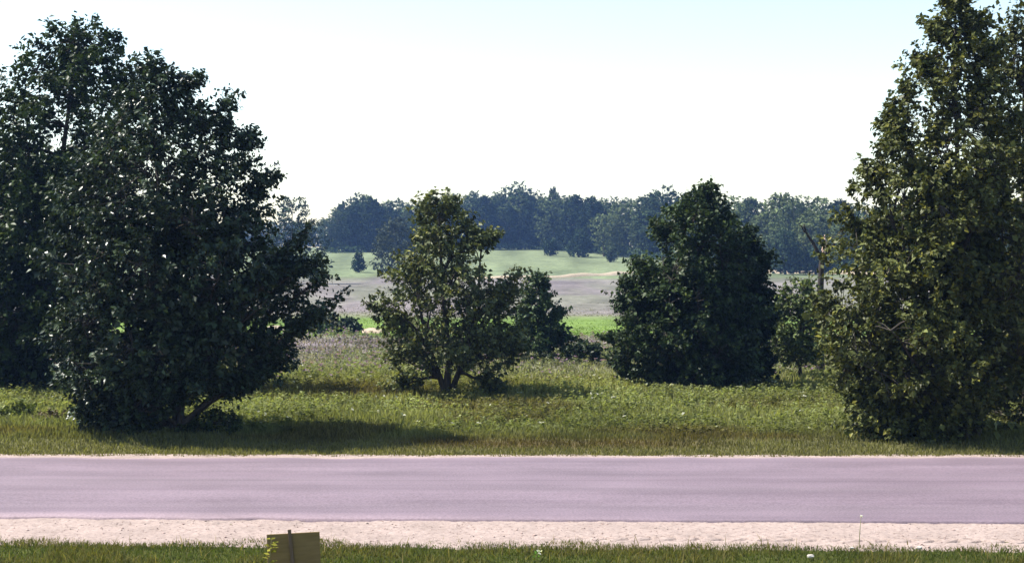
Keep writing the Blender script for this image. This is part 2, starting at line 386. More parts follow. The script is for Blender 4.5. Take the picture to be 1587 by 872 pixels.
# far dirt track: low sandy bank running across the hillside
def build_track():
    px = np.array([690, 720, 750, 800, 860, 920, 955, 985, 1040, 1120, 1200, 1300, 1420]); d = np.array([236, 232, 229, 229, 238, 250, 256, 262, 266, 268, 266, 262, 258])
    tt = np.linspace(0, 1, 160); pxi = np.interp(tt, np.linspace(0, 1, len(px)), px); di = np.interp(tt, np.linspace(0, 1, len(px)), d)
    k = np.ones(9) / 9; di = np.convolve(np.pad(di, 4, 'edge'), k, 'valid')
    x = (pxi - 793.5) / FPX * di
    s = np.array([-2.6, -1.9, -1.0, 0, 1.2, 2.4, 3.2]); h = np.array([-0.25, .10, .30, .40, .40, .25, -0.35])
    hk = (0.7 + 0.7 * noise2(x / 6, x * 0, 71)) * (1 + 0.9 * np.exp(-((pxi - 955) / 14) ** 2)); wdt = 0.7 + 0.6 * noise2(x / 9, x * 0, 72)
    hk = hk * np.clip((pxi - 690) / 140, 0.1, 1)
    X = np.repeat(x[None], len(s), 0); Y = di[None] + s[:, None] * wdt[None]
    Z = ground_z(X, Y) + np.where(h > 0, h, 0)[:, None] * hk[None] + np.where(h < 0, h, 0)[:, None]
    tag(link('dirt_track', grid_mesh('dirt_track', X, Y, Z), M_sand), kind='structure')
build_track()

def sand_bank(pxa, pxb, d, h, seed):
    x = np.linspace((pxa - 793.5) / FPX * d, (pxb - 793.5) / FPX * d, 40); s = np.linspace(-1, 1, 12)
    X = np.repeat(x[None], 12, 0); u = np.linspace(-1, 1, 40)[None]
    Y = d + s[:, None] * 1.6 + 0.5 * (noise2(X, X * 0, seed) - 0.5)
    prof = np.clip(1 - s[:, None] ** 2 - u ** 2, -0.4, 1) * (0.6 + 0.8 * noise2(X * 1.5, Y * 1.5, seed + 1))
    Z = ground_z(X, Y) + prof * h - 0.02
    tag(link('sand_bank', grid_mesh('sand_bank', X, Y, Z), M_sand), kind='structure')
sand_bank(408, 444, 81, 0.24, 81); sand_bank(556, 604, 79, 0.17, 83)

# ------------------------------------------------------------------ trees
def env_at(prof, z):
    z_, a, b = prof[:, 0], prof[:, 1], prof[:, 2]
    return np.interp(z, z_, a), np.interp(z, z_, b)

def make_tree_meshes(name, prof, stems, leaf, n_shoot, per, col, seed, depth=0.9, shoot=0.55, n_limb=22, trunk_r=0.12, gap=0.34,
                     sprays=(), up=0.35, lump=1.3, vary=0.3, twigs=True, yellow=0.06, fill=0.45, core=0, outn=0.55):
    """prof: rows (z, x_left, x_right) in metres about the base; stems: lists of (x, y, z) points."""
    r = np.random.default_rng(seed)
    prof = np.array(sorted(prof), float); zmin, zmax = prof[0, 0], prof[-1, 0]
    tubes = Tubes(); skel = []; skr = []
    stem_pts = []
    for k, st in enumerate(stems):
        st = np.array(st, float); t = np.linspace(0, 1, 14)
        P = np.stack([np.interp(t, np.linspace(0, 1, len(st)), st[:, j]) for j in range(3)], -1)
        P[1:, :2] += np.cumsum(r.normal(0, 0.012 * (zmax - zmin) / 3, (13, 2)), 0) * 0.5
        R = trunk_r * (1 - 0.88 * t) * (1.0 if k == 0 else 0.75); R[0] *= 1.35
        tubes.add(P, R, 8); skel.append(P); skr.append(R); stem_pts.append(P)
    SP = np.concatenate(stem_pts); SR = np.concatenate(skr)
    def sample(n, power):
        """points inside the crown, denser toward its skin"""
        out = []
        tot = 0
        while tot < n:
            m = n * 3
            z = r.uniform(zmin, zmax, m); xl, xr = env_at(prof, z); hw = (xr - xl) / 2; cx = (xl + xr) / 2
            keep = r.random(m) < (hw / hw.max()) ** 1.3 + 0.10
            z, hw, cx = z[keep], hw[keep], cx[keep]
            th = r.uniform(0, 2 * np.pi, len(z)); q = r.random(len(z)) ** power
            d = np.stack([np.cos(th) * 1.6, np.sin(th) * 1.6, z / lump], -1)
            lob = 0.80 + 0.40 * noise3(d * 1.4 + 50, seed) + 0.10 * (noise3(d * 3.7 + 90, seed + 1) - 0.5)
            p = np.stack([cx + hw * q * lob * np.cos(th), depth * hw * q * lob * np.sin(th), z], -1)
            g = noise3(p / (lump * 0.55) + 20, seed + 2)
            p = p[g > gap * (0.55 + 0.6 * q)]
            out.append(p); tot += len(p)
        return np.concatenate(out)[:n]
    # limbs
    ends = sample(n_limb, 0.3)
    extra = []
    for ei, e in enumerate(list(ends) + [np.array(s, float) for s in sprays]):
        want = np.clip(e[2] - 0.75 * np.linalg.norm(e[:2]) - 0.1, zmin * 0.5 + 0.25, None)
        k = np.argmin(np.abs(SP[:, 2] - want) + 0.35 * np.linalg.norm(SP[:, :2] - e[:2], axis=1))
        s = SP[k]; L = np.linalg.norm(e - s)
        mid = (s + e) / 2 + np.array([0, 0, 0.10 * L]) + r.normal(0, 0.05 * L, 3)
        t = np.linspace(0, 1, 9)[:, None]
        P = (1 - t) ** 2 * s + 2 * t * (1 - t) * mid + t * t * e; P[1:-1] += r.normal(0, 0.012 * L, (7, 3))
        R = np.linspace(min(SR[k] * 0.75, trunk_r * 0.45), trunk_r * 0.07, 9)
        tubes.add(P, R, 5); skel.append(P)
        if ei >= n_limb:
            tt = r.uniform(0.5, 1.0, 30) * 7.99; k0 = np.minimum(tt.astype(int), 7)
            extra.append(P[k0] + (P[k0 + 1] - P[k0]) * (tt - k0)[:, None] + r.normal(0, 0.11, (30, 3)) * np.array([1, 1, 0.7]))
    SK = np.concatenate(skel)
    # leafy shoots
    S = sample(n_shoot, fill)
    if core:
        cp = sample(core * 3, 1.0); cp = cp[cp[:, 2] < zmin + 0.62 * (zmax - zmin)][:core]
        S = np.concatenate([S, cp])
    n_core0, n_core1 = n_shoot, len(S)
    if extra: S = np.concatenate([S] + extra)
    # nearest limb point
    near = np.empty(len(S), int)
    for i in range(0, len(S), 400):
        near[i:i + 400] = np.argmin(((S[i:i + 400, None] - SK[None]) ** 2).sum(-1) + 0.4 * np.clip(SK[None, :, 2] - S[i:i + 400, None, 2], 0, 9) ** 2, 1)
    B = SK[near]
    xl, xr = env_at(prof, S[:, 2]); ctr = np.stack([(xl + xr) / 2, 0 * xl, S[:, 2] - 0.6 * shoot], -1)
    ax = S - ctr; ax /= np.linalg.norm(ax, axis=1, keepdims=True) + 1e-6
    ax = ax + np.array([0, 0, up]) + r.normal(0, 0.45, S.shape); ax /= np.linalg.norm(ax, axis=1, keepdims=True)
    Ls = shoot * r.uniform(0.55, 1.35, len(S))
    S = S - ax * (Ls * 0.28)[:, None]
    if twigs:
        for i in range(len(S)):
            if np.linalg.norm(B[i] - S[i]) > 0.9: continue
            m = (B[i] + S[i]) / 2 + np.array([0, 0, 0.04]); tubes.add([B[i], m, S[i], S[i] + ax[i] * Ls[i] * 0.8], [trunk_r * 0.09, trunk_r * 0.07, trunk_r * 0.05, trunk_r * 0.02], 3, cap=False)
    # leaves
    cnt = r.poisson(per, len(S)) + 2; idx = np.repeat(np.arange(len(S)), cnt); n = len(idx)
    t = r.random(n) ** 0.8
    rad = r.normal(0, 1, (n, 3)); rad -= (rad * ax[idx]).sum(1, keepdims=True) * ax[idx]
    rad /= np.linalg.norm(rad, axis=1, keepdims=True) + 1e-6
    c = S[idx] + ax[idx] * (t * Ls[idx])[:, None] + rad * (np.abs(r.normal(0, 0.26, n)) * Ls[idx] * (1.15 - 0.75 * t))[:, None]
    la = ax[idx] * 0.6 + rad * 0.8 + r.normal(0, 0.35, (n, 3)) + np.array([0, 0, -0.35])
    nn = r.normal(0, max(0.3, 0.85 - 0.4 * outn), (n, 3)) + np.array([0, 0, 0.7]) + 0.4 * rad + outn * ax[idx]
    l = leaf * r.uniform(0.5, 1.45, n) * np.where((idx >= n_core0) & (idx < n_core1), 1.5, 1.0); wd = l * r.uniform(0.55, 0.8, n)
    zfloor = 0.03
    c[:, 2] = np.maximum(c[:, 2], zfloor + 0.5 * l)
    sh = r.uniform(1 - vary, 1 + vary, len(S)); cc = 0.70 * np.array(col)[None] * (sh[idx] * r.uniform(0.6, 1.4, n))[:, None]
    yl = r.random(n) < yellow; cc[yl] = cc[yl] * np.array([1.7, 1.45, 0.8])
    crown = leaves_mesh(name + '_crown', c, la, nn, l, wd, cc)
    trunk = tubes.mesh(name + '_trunk')
    return trunk, crown

def px_prof(rows, d, bx, bz):
    return [(EYE - (row - HORIZON) / FPX * d - bz, (a - 793.5) / FPX * d - bx, (b - 793.5) / FPX * d - bx) for row, a, b in rows]

def tree(name, label, cat, d, base_px, rows, leaf, n_shoot, per, col, seed, stems=None, mat=None, group=None, sprays=(), jitter_y=0.0, **kw):
    bx = (base_px - 793.5) / FPX * d; bz = float(ground_z(bx, d)) - 0.03
    prof = px_prof(rows, d, bx, bz)
    zt = max(p[0] for p in prof); top = [p for p in prof if p[0] == zt][0]; tx = (top[1] + top[2]) / 2
    conv = lambda px, row, y: ((px - 793.5) / FPX * (d + y) - bx, y, EYE - (row - HORIZON) / FPX * (d + y) - bz)
    if stems is None: ST = [[(0, 0, 0), (0.3 * tx, 0, 0.45 * zt), (tx, 0, zt * 0.96)]]
    else:
        ST = []
        for st in stems:
            q = [conv(*p) for p in st]; q[0] = (q[0][0], q[0][1], -0.03); ST.append(q)
    tm, cm = make_tree_meshes(name, prof, ST, leaf, n_shoot, per, col, seed, sprays=[conv(*s) for s in sprays], **kw)
    e = empty(name, (bx, d, bz)); tag(e, label, cat, group)
    link('trunk', tm, M_bark, e); link('crown', cm, mat or M_leaf, e)
    return e

GREEN_DARK = (.035, .060, .022); GREEN_MID = (.055, .080, .026); GREEN_OLIVE = (.075, .088, .024)

tree('broadleaf_tree', 'tallest dark tree at the left edge, behind the big leafy tree beside the road', 'tree', 43, 65,
     [(46, 95, 150), (75, 45, 185), (110, 18, 205), (170, 0, 212), (240, -15, 205), (320, -55, 190), (400, -70, 180), (480, -70, 165), (560, -60, 150), (598, -40, 130)],
     0.15, 1600, 28, (.036, .056, .016), 101, trunk_r=0.20, shoot=0.75, n_limb=30, lump=1.5, core=300, gap=0.42, up=0.1, yellow=0.05, depth=0.95)

tree('broadleaf_tree', 'big dark leafy tree on the left beside the road, branches sweeping right over shaded grass', 'tree', 32.4, 262,
     [(106, 222, 244), (130, 204, 280), (165, 186, 315), (205, 158, 345), (260, 104, 378), (310, 94, 402), (350, 90, 415), (390, 88, 428), (430, 94, 442), (468, 98, 445), (492, 102, 438), (550, 98, 430), (590, 102, 410), (612, 122, 330), (640, 128, 262), (676, 132, 235)],
     0.11, 2100, 28, (.040, .060, .030), 102, mat=M_leaf_gloss,
     stems=[[(268, 662, 0), (278, 600, 0), (250, 420, 0), (232, 100, 0)], [(258, 662, 0.1), (225, 560, 0.3), (170, 380, 0.3), (150, 230, 0.2)],
            [(275, 662, -0.1), (292, 600, 0), (340, 450, -0.2), (360, 280, 0)], [(190, 668, 0.2), (160, 600, -0.2), (120, 450, -0.3)]],
     sprays=[(518, 462, 0.1), (505, 430, 0.4), (490, 475, -0.3), (447, 552, 0.0), (438, 572, 0.3), (395, 590, -0.3), (382, 205, 0), (415, 270, 0.2), (345, 160, 0), (300, 125, 0.1), (470, 400, 0.3), (500, 400, -0.2), (478, 360, 0.2)],
     trunk_r=0.13, shoot=0.50, n_limb=38, lump=1.1, core=600, gap=0.34, up=0.35, yellow=0.05, vary=0.4)

tree('broadleaf_tree', 'airy open tree with a short bare trunk, alone in the middle of the meadow', 'tree', 40.8, 691,
     [(303, 655, 695), (330, 636, 722), (360, 622, 752), (400, 614, 775), (440, 596, 802), (470, 582, 808), (500, 594, 806), (540, 596, 802), (560, 598, 792), (574, 612, 775)],
     0.125, 800, 23, (.118, .136, .058), 113,
     stems=[[(691, 620, 0), (694, 560, 0), (684, 440, 0), (678, 310, 0)], [(697, 600, 0), (715, 560, 0.1), (740, 450, 0.2), (745, 370, 0.1)], [(692, 590, 0), (660, 520, -0.2), (640, 420, 0)]],
     trunk_r=0.13, shoot=0.52, n_limb=30, lump=1.0, gap=0.37, up=0.3, yellow=0.12, vary=0.4,
     sprays=[(590, 475, 0), (800, 430, 0), (750, 365, 0), (612, 606, 0.1), (768, 604, -0.1), (800, 540, 0)])

tree('broadleaf_tree', 'small bushy tree with a thin trunk right of the airy middle tree', 'tree', 55, 833,
     [(435, 824, 846), (465, 812, 858), (500, 800, 872), (530, 778, 880), (546, 782, 872)],
     0.13, 420, 22, (.060, .092, .036), 104, trunk_r=0.075, shoot=0.42, n_limb=16, lump=0.8, gap=0.30, depth=0.9,
     sprays=[(835, 433, 0), (805, 478, 0), (868, 485, 0.1), (782, 525, 0.2), (880, 525, 0)])

tree('broadleaf_tree', 'tall dense dark tree with foliage down to the grass, right of the meadow gap', 'tree', 44, 1080,
     [(292, 1082, 1110), (320, 1052, 1130), (360, 1020, 1146), (400, 998, 1158), (440, 976, 1165), (480, 956, 1170), (520, 950, 1170), (560, 956, 1165), (590, 972, 1160), (600, 985, 1150)],
     0.125, 1080, 25, (.044, .066, .026), 105,
     stems=[[(1080, 600, 0), (1082, 540, 0), (1085, 420, 0), (1095, 300, 0)], [(1090, 600, 0.2), (1110, 520, 0.1), (1120, 400, 0)], [(1070, 600, -0.1), (1040, 520, 0), (1025, 400, 0)]],
     trunk_r=0.13, shoot=0.55, n_limb=32, lump=1.1, core=350, gap=0.34, yellow=0.05, vary=0.38,
     sprays=[(1096, 300, 0), (1062, 330, 0.1), (1126, 338, 0), (1025, 345, 0), (992, 402, 0.1), (962, 466, 0), (950, 520, 0.2), (955, 575, -0.2), (1000, 598, -0.4), (975, 440, -0.3)])
tree('broadleaf_tree', 'lower rounded dark tree growing against the right side of the tall dense one', 'tree', 45.3, 1150,
     [(366, 1146, 1166), (395, 1125, 1182), (440, 1108, 1190), (500, 1100, 1194), (560, 1105, 1190), (594, 1115, 1190)],
     0.125, 820, 25, (.027, .044, .019), 106, trunk_r=0.10, shoot=0.5, n_limb=22, lump=1.0, core=200, gap=0.32, yellow=0.03,
     sprays=[(1156, 368, 0), (1184, 405, 0)])

tree('broadleaf_tree', 'young light green tree with a slim trunk, beside the big tree at the right', 'tree', 47.5, 1240,
     [(440, 1222, 1262), (470, 1203, 1278), (510, 1192, 1282), (540, 1192, 1276), (568, 1212, 1266)],
     0.12, 430, 20, (.115, .15, .055), 107, trunk_r=0.07, shoot=0.45, n_limb=16, lump=0.8, gap=0.33, yellow=0.1,
     stems=[[(1240, 584, 0), (1240, 540, 0), (1245, 445, 0)], [(1194, 584, 0.3), (1192, 560, 0.3), (1215, 500, 0.2)]])

tree('broadleaf_tree', 'huge olive green tree with a pointed top at the right, foliage reaching the roadside', 'tree', 31.6, 1490,
     [(2, 1472, 1492), (50, 1446, 1512), (100, 1420, 1538), (150, 1400, 1555), (200, 1380, 1570), (260, 1345, 1585), (330, 1318, 1600), (400, 1298, 1610), (460, 1284, 1610), (520, 1276, 1608), (570, 1288, 1605), (610, 1300, 1590), (650, 1318, 1570), (682, 1335, 1540)],
     0.115, 1750, 26, (.098, .110, .038), 108,
     stems=[[(1492, 668, 0), (1490, 560, 0), (1480, 300, 0), (1482, 10, 0)], [(1470, 668, -0.2), (1440, 560, -0.2), (1400, 400, 0), (1370, 280, 0)], [(1510, 668, 0.2), (1540, 520, 0.2), (1550, 300, 0)]],
     trunk_r=0.15, shoot=0.5, n_limb=42, lump=1.1, core=550, gap=0.47, yellow=0.10, vary=0.38,
     sprays=[(1483, 4, 0), (1425, 95, 0), (1520, 30, 0.2), (1346, 262, 0), (1545, 75, 0), (1392, 165, 0.2), (1400, 195, -0.3), (1312, 335, 0), (1330, 660, -0.5), (1372, 680, -0.6), (1440, 683, -0.7), (1455, 50, 0.1)])
tree('broadleaf_tree', 'tall tree cut by the right edge of the view, behind the huge olive one', 'tree', 34.4, 1590,
     [(14, 1572, 1594), (60, 1550, 1625), (150, 1528, 1665), (300, 1502, 1700), (450, 1488, 1720), (600, 1490, 1720), (650, 1510, 1690)],
     0.12, 1000, 24, (.088, .096, .034), 109, trunk_r=0.15, shoot=0.5, n_limb=30, lump=1.1, core=300, gap=0.44, yellow=0.08)

# ---- mid-field bushes and brush
def bush(label, d, base_px, rows, col, seed, leaf=0.11, n=120, per=18, mat=None, cat='bush', name='bush', **kw):
    kw = dict(dict(trunk_r=0.04, shoot=0.32, n_limb=10, lump=0.5, gap=0.2, depth=0.9), **kw)
    return tree(name, label, cat, d, base_px, rows, leaf, n, per, col, seed, mat=mat, **kw)
bush('sprawling dark bush with an arching branch right of the small bushy tree', 54, 898, [(533, 892, 918), (542, 872, 930), (552, 868, 932), (563, 880, 934)], (.035, .055, .025), 201, leaf=0.12, n=150, gap=0.33)
bush('low dark undergrowth at the foot of the small bushy tree', 53.4, 855, [(556, 825, 880), (562, 820, 925), (566, 818, 925)], (.035, .05, .022), 202, leaf=0.12, n=130, depth=0.35)
bush('small dark shrub standing beside the left foot of the tall dense tree', 52.5, 955, [(544, 948, 966), (556, 942, 972), (567, 940, 974)], (.04, .06, .028), 203, leaf=0.12, n=60)
bush('dark green rounded bush in the bright grass beyond the left tree', 79, 488, [(487, 478, 504), (494, 462, 516), (503, 455, 520), (509, 458, 518)], (.045, .075, .04), 204, leaf=0.2, n=170, shoot=0.45)
bush('greyish brush heap beside the sandy bank in the bright grass', 77, 527, [(496, 515, 532), (503, 505, 548), (510, 500, 555), (514, 500, 558)], (.10, .105, .07), 205, leaf=0.2, n=150, shoot=0.4)
bush('dark sloping bush at the right end of the brush heap', 76.4, 541, [(497, 533, 546), (504, 528, 556), (512, 526, 562), (515, 526, 564)], (.05, .07, .04), 206, leaf=0.2, n=90, shoot=0.4)
bush('small round bush in front of the grey brush heap', 75.2, 501, [(508, 494, 508), (512, 490, 512), (516, 490, 512)], (.05, .08, .035), 207, leaf=0.17, n=40)
bush('yellow-green roadside shrub at the left edge of the view', 35.6, 22, [(630, 5, 42), (645, -12, 56), (660, -16, 62), (668, -14, 62)], (.10, .125, .03), 208, leaf=0.09, n=150)
bush('brownish dry weed clump beside the yellow-green shrub on the left', 34.6, 84, [(646, 66, 98), (658, 54, 112), (670, 52, 116)], (.12, .095, .05), 209, leaf=0.08, n=120)
bush('low dark shrub at the left foot of the big leafy tree by the road', 34.5, 118, [(640, 118, 138), (655, 108, 140), (668, 106, 142)], (.05, .07, .025), 210, leaf=0.09, n=60)
bush('low leafy sprouts at the right foot of the big leafy tree by the road', 32.4, 330, [(640, 300, 350), (655, 285, 372), (668, 280, 380)], (.045, .065, .025), 211, leaf=0.09, n=70, gap=0.4)

# ---- dead snag between the right-hand trees
def build_snag():
    d = 50.0; bx = (1272 - 793.5) / FPX * d; bz = float(ground_z(bx, d)) - 0.03
    cv = lambda px, row, y=0.0: np.array([(px - 793.5) / FPX * d - bx, y, EYE - (row - HORIZON) / FPX * d - bz])
    e = empty('dead_tree', (bx, d, bz)); tag(e, 'bare dead tree with a split pale top beside the huge olive tree', 'dead tree')
    def tube(name, pts, rad, mat, sides=8):
        pts = np.array(pts); t = np.linspace(0, 1, 14); P = np.stack([np.interp(t, np.linspace(0, 1, len(pts)), pts[:, j]) for j in range(3)], -1)
        P[1:-1] += RNG.normal(0, 0.012, (12, 3)); R = np.interp(t, np.linspace(0, 1, len(rad)), rad)
        tb = Tubes(); tb.add(P, R, sides); return link(name, tb.mesh(name), mat, e)
    base = cv(1272, 590); base[2] = 0
    tube('trunk', [base, cv(1271, 500), cv(1272, 430), cv(1276, 388)], [0.15, 0.13, 0.11, 0.085], M_dead)
    tube('branch', [cv(1272, 400), cv(1262, 378), cv(1250, 362), cv(1246, 348)], [0.075, 0.055, 0.04, 0.03], M_dead)
    tube('branch', [cv(1247, 360), cv(1243, 352), cv(1239, 346)], [0.03, 0.025, 0.01], M_dead, 5)
    tube('branch', [cv(1277, 400), cv(1287, 386), cv(1296, 374)], [0.06, 0.05, 0.03], M_dead)
    s = tube('splintered_top', [cv(1276, 392), cv(1279, 378), cv(1278, 364)], [0.085, 0.07, 0.012], M_raw, 5)
    tag(s, label='pale orange splintered wood at the broken top')
    tube('branch', [cv(1268, 470), cv(1255, 448), cv(1240, 436), cv(1228, 431), cv(1216, 434)], [0.05, 0.035, 0.025, 0.018, 0.008], M_dead, 6)
    tube('branch', [cv(1240, 436), cv(1232, 430), cv(1226, 424)], [0.02, 0.014, 0.006], M_dead, 5)
    tube('branch', [cv(1262, 458), cv(1240, 446), cv(1222, 447), cv(1208, 452)], [0.028, 0.02, 0.014, 0.006], M_dead, 5)
    tube('branch', [cv(1266, 460), cv(1256, 440), cv(1254, 425)], [0.02, 0.012, 0.005], M_dead, 5)
build_snag()

# ---- single trees on the far hillside
FARCOL = (.055, .080, .045)
def far_single(label, d, base_px, rows, col, seed, leaf=0.42, n=330, per=14, name='field_tree', **kw):
    kw = dict(dict(trunk_r=0.2, shoot=1.1, n_limb=14, lump=2.2, gap=0.22, depth=0.95, outn=1.3, up=0.15, twigs=False, yellow=0.03), **kw)
    return tree(name, label, 'tree', d, base_px, rows, leaf, n, per, col, seed, mat=M_leaf_far, **kw)
far_single('hazy tall tree seen past the right-hand branches of the left roadside tree', 200, 455, [(305, 440, 466), (330, 427, 482), (360, 414, 498), (400, 404, 506), (432, 410, 502)], (.05, .075, .05), 301, leaf=0.34, n=480)
far_single('grey-green rounded tree standing alone in front of the far wood, behind the middle tree', 254, 607, [(340, 600, 625), (362, 582, 642), (390, 574, 655), (415, 574, 655), (422, 580, 648)], (.065, .08, .055), 302, n=420)
far_single('small cone-shaped evergreen in the green field left of the grey-green rounded tree', 263, 556, [(392, 553, 559), (402, 549, 563), (414, 546, 566), (421, 546, 566)], (.03, .055, .035), 303, n=150, shoot=0.7, leaf=0.32, lump=3)
far_single('small round dark tree alone on the far green slope', 342, 853, [(373, 849, 858), (380, 844, 862), (391, 843, 863), (396, 847, 860)], (.035, .06, .035), 304, n=130, leaf=0.4)
far_single('dark bushy tree at the foot of the far wood, left of the pale round-crowned tree', 338, 897, [(358, 892, 905), (372, 884, 912), (388, 880, 916), (398, 882, 914)], (.04, .065, .04), 305, n=220)
far_single('pale green round-crowned tree on a bare trunk at the edge of the far wood', 345, 936, [(334, 922, 950), (348, 912, 962), (368, 912, 962), (382, 920, 955)], (.15, .185, .085), 306, n=300)
far_single('small slender tree on the slope below the pale round-crowned tree', 312, 946, [(379, 942, 950), (390, 938, 955), (401, 938, 955), (405, 941, 951)], (.08, .11, .06), 307, n=110, leaf=0.36)
far_single('bushy tree left of the mown opening at the foot of the far wood', 258, 1217, [(360, 1208, 1228), (380, 1195, 1240), (405, 1192, 1244), (424, 1194, 1242)], (.045, .07, .04), 308, n=300)
far_single('low rounded tree right of the mown opening at the foot of the far wood', 258, 1264, [(386, 1256, 1274), (398, 1248, 1284), (414, 1245, 1290), (425, 1247, 1290)], (.05, .078, .045), 309, n=220)

# ---- the far wood: individual trees copied from a few built kinds
def proto(seed, h, wdt, col, low=0.03, leaf=0.44, n=720, per=12):
    r = np.random.default_rng(seed); zs = np.array([low, 0.25, 0.42, 0.6, 0.76, 0.9, 1.0]) * h
    ws = np.array([0.34, 0.44, 0.5, 0.49, 0.42, 0.28, 0.08]) * wdt * r.uniform(0.88, 1.12, 7)
    sh = r.normal(0, 0.04 * wdt, 7)
    prof = [(z, s - q, s + q) for z, q, s in zip(zs, ws, sh)]
    return make_tree_meshes('wood_tree', prof, [[(0, 0, -0.4), (0.1, 0.1, 0.5 * h), (0, 0, 0.95 * h)]], leaf, n, per, col, seed,
                            depth=1.0, shoot=1.0, n_limb=12, trunk_r=0.24, gap=0.34, lump=2.9, outn=1.4, up=0.2, twigs=False, yellow=0.02, vary=0.35)
kinds = [proto(401, 15, 9.5, (.095, .125, .055)), proto(402, 15, 8.0, (.038, .060, .030)), proto(403, 15, 10.5, (.12, .155, .065)),
         proto(404, 15, 7.0, (.032, .050, .028)), proto(405, 15, 9.0, (.14, .175, .07)), proto(406, 15, 11.0, (.046, .07, .034))]
for a, b in kinds: a.materials.append(M_bark); b.materials.append(M_leaf_far)

EDGE_PX = np.array([-300, 480, 505, 600, 700, 850, 905, 960, 1040, 1120, 1200, 1320, 1700]); EDGE_D = np.array([400, 385, 372, 378, 398, 398, 374, 350, 318, 295, 276, 268, 262])
SKY_PX = np.array([-300, 480, 500, 515, 560, 640, 735, 803, 860, 940, 1030, 1120, 1200, 1320, 1700]); SKY_ROW = np.array([352, 350, 345, 312, 302, 307, 300, 296, 298, 302, 296, 297, 303, 309, 312])
r = np.random.default_rng(77)
def wood_tree(px, d, h, k, label, group, rz=None, sw=None):
    x = (px - 793.5) / FPX * d; z = float(ground_z(x, d)) - 0.05
    e = empty('wood_tree', (x, d, z)); tag(e, label, 'tree', group)
    e.rotation_euler[2] = r.uniform(0, 6.28) if rz is None else rz
    s = h / 15.0; w_ = s * r.uniform(0.85, 1.2) if sw is None else sw
    e.scale = (w_, w_, s)
    link('trunk', kinds[k][0], None, e); link('crown', kinds[k][1], None, e)
    return e
def section(px):
    if px < 800: return 'left'
    return 'middle' if px < 1010 else 'right'
SEC = {'left': 'behind the airy middle tree', 'middle': 'above the green slope', 'right': 'right of the tall dense tree'}
for row_i, (back, dens) in enumerate(((0, 5.6), (8, 6.2), (18, 6.6), (32, 7.5))):
    px = 512.0 + row_i * 9
    while px < 1640:
        d0 = float(np.interp(px, EDGE_PX, EDGE_D)) + back + r.uniform(-2.5, 2.5)
        x = (px - 793.5) / FPX * d0; gz = float(ground_z(x, d0))
        htop = EYE + (HORIZON - float(np.interp(px, SKY_PX, SKY_ROW))) / FPX * d0 - gz
        kk = int(r.integers(0, 6)); right = px > 935
        if right and row_i < 2: kk = int(r.choice([0, 2, 4, 2, 4, 1]))
        if not right and row_i < 2: kk = int(r.choice([1, 3, 5, 0]))
        h = htop * (r.uniform(0.5, 0.82) if right and row_i == 0 else r.uniform(0.72, 0.98) if row_i < 2 else r.uniform(0.86, 1.03))
        if px < 540: h *= 0.92
        look = ('mid-green', 'dark slim', 'pale broad', 'dark narrow', 'palest green', 'dark broad')[kk]
        lab = look + ' tree in the far wood\'s ' + ('front row, ', 'second row, ', 'skyline, ', 'rearmost row, ')[row_i] + SEC[section(px)]
        wood_tree(px, d0, h, kk, lab, 'trees of the far wood')
        px += dens * r.uniform(0.7, 1.3) / d0 * FPX
for px, row, lab in ((803, 283, 'domed tree rising highest above the middle of the far wood'), (1027, 289, 'broad tree rising above the far wood left of the tall dense tree'), (560, 300, 'rounded tree standing tall at the left end of the far wood'), (736, 297, 'round-topped tree rising above the far wood right of the airy middle tree'), (857, 291, 'narrow pointed tree on the skyline just right of the highest dome')):
    d0 = float(np.interp(px, EDGE_PX, EDGE_D)) + 12; x = (px - 793.5) / FPX * d0
    wood_tree(px, d0, EYE + (HORIZON - row) / FPX * d0 - float(ground_z(x, d0)), 3 if px == 857 else 5, lab, 'trees of the far wood', sw=0.7 if px == 857 else None)
for px in np.arange(-250, 505, 16):       # lower, more distant trees at the left
    d0 = 560 + r.uniform(-30, 40); wood_tree(px + r.uniform(-6, 6), d0, r.uniform(8, 12), int(r.integers(0, 6)), 'small tree of the distant tree line at the far left', 'trees of the distant tree line', sw=r.uniform(0.8, 1.15))

def wood_undergrowth(n=16000):
    g = np.random.default_rng(88); px = g.uniform(505, 1650, n); d = np.interp(px, EDGE_PX, EDGE_D) + g.uniform(-4.5, 6, n)
    x = (px - 793.5) / FPX * d; top = 0.6 + 2.6 * noise2(x / 3.5, d / 3.0, 89); h = g.random(n) ** 0.8 * top
    keep = ~((px > 1236) & (px < 1254)); x, d, h = x[keep], d[keep], h[keep]; n = len(x)
    c = np.stack([x, d, ground_z(x, d) + h + 0.1], -1)
    nn = g.normal(0, 0.5, (n, 3)) + np.array([0, -0.5, 0.8]); l = g.uniform(0.35, 0.7, n)
    cc = np.array([.045, .068, .03]) * (g.uniform(0.7, 1.3, n) * (0.6 + 0.9 * noise2(x / 6, d / 6, 90)))[:, None]
    o = link('undergrowth', leaves_mesh('undergrowth', c, g.normal(0, 1, (n, 3)), nn, l, l * 0.7, cc), M_leaf_far)
    tag(o, 'low leafy undergrowth along the foot of the far wood', 'undergrowth', kind='stuff')
wood_undergrowth()

